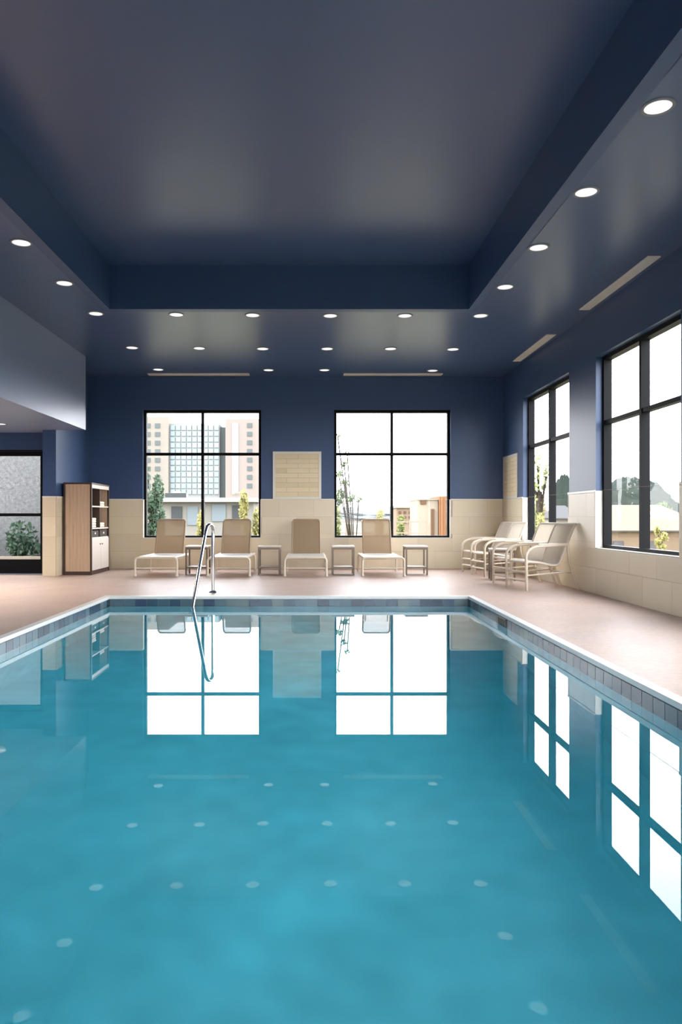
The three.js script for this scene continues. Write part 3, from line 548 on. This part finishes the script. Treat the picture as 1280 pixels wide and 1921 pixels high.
// planting outside
{
  const big = (name, label, px, d, topY, w, n, size, kind, blobsN = 7, low = 0.35) => {
    const b = ground(px, d), h = HC - (topY - CY) * d / F - GY, R = w * d / F / 2, bl = [];
    for (let i = 0; i < blobsN; i++) { const f = i / (blobsN - 1); bl.push([rr(-0.55, 0.55) * R, h * (low + (0.92 - low) * f), rr(-0.5, 0.5) * R, R * rr(0.4, 0.62) * (1.15 - 0.5 * f), h * 0.1 * rr(0.9, 1.3), R * 0.5]); }
    return tree(name, label, b, h, bl, n, size, kind, 0, 0.02 * h);
  };
  big('conifer', 'grey green tree at the side of the tower window', 286, 32, 872, 62, 2600, 0.2, 2, 8, 0.2);
  big('round_shrub', 'yellow green shrub at the corner of the tower window', 470, 22, 930, 46, 1700, 0.16, 3, 6, 0.4);
  big('round_shrub', 'pale yellow shrub in the middle of the tower window', 372, 26, 962, 42, 1300, 0.14, 3, 5, 0.4);
  big('round_shrub', 'yellow green shrub below the open sky', 705, 40, 958, 40, 1200, 0.2, 3, 5, 0.4);
  big('round_shrub', 'olive shrub in front of the tan house', 762, 45, 972, 46, 1200, 0.2, 1, 5, 0.4);
  big('round_shrub', 'bushy olive tree edge by the thin tree', 632, 24, 925, 34, 1200, 0.17, 1, 6, 0.35);
  big('slender_tree', 'sparse yellow green tree in the window behind the armchairs', 1012, 34, 850, 40, 520, 0.22, 1, 8, 0.4);
  big('round_shrub', 'bright green shrub under the window behind the armchairs', 1022, 30, 968, 44, 1300, 0.16, 3, 5, 0.4);
  big('round_shrub', 'green bush rising over the hipped roof', 1245, 110, 945, 60, 1200, 0.55, 0, 6, 0.5);
  big('round_shrub', 'yellow shrub in front of the hipped house', 1240, 60, 990, 26, 800, 0.3, 3, 5, 0.35);
  // thin leaning tree in the open sky window
  const d = 22, k = d / F, b = V(PX(655, d), GY, -d), L = (px, py, r) => [PX(px, d) - b.x, HC - (py - CY) * k - b.y, rr(-0.4, 0.4), r * k, r * k * 0.8, r * k];
  tree('slender_tree', 'thin leaning dark tree with sparse leaves in the open sky window', b, HC - (930 - CY) * k - GY, [L(648, 905, 9), L(660, 935, 10), L(640, 925, 12), L(672, 938, 7), L(645, 870, 8), L(652, 850, 5), L(633, 820, 6), L(635, 890, 8), L(633, 940, 12)], 620, 0.11, 0, PX(672, d) - b.x, 0.045);
  const fence = thing('boundary_fence', 'dark thin rail fence across the open sky window', 'fence', [0, GY, -30]);
  const fx0 = PX(560, 30), fx1 = PX(800, 30), top = HC - (978 - CY) * 30 / F - GY;
  for (const y of [top, top - 0.45]) obj('rail', box(fx0, fx1, y - 0.05, y, -0.03, 0.03), M.bronze, fence);
  for (let k2 = 0; k2 <= 8; k2++) obj('post', box(-0.04, 0.04, 0, top + 0.05, -0.04, 0.04).translate(fx0 + (fx1 - fx0) * k2 / 8, 0, 0), M.bronze, fence);
  const pole = thing('lamp_post', 'thin dark lamp post in front of the pavilion', 'lamp post', [PX(454, 55), GY, -55]);
  obj('pole', new THREE.CylinderGeometry(0.06, 0.09, HC - (925 - CY) * 55 / F - GY, 10).translate(0, (HC - (925 - CY) * 55 / F - GY) / 2, 0), M.bronze, pole); obj('head', rbox(0.6, 0.12, 0.25, 0.03, -0.25, HC - (925 - CY) * 55 / F - GY, 0), M.bronze, pole);
}
renderer.render(scene, camera);
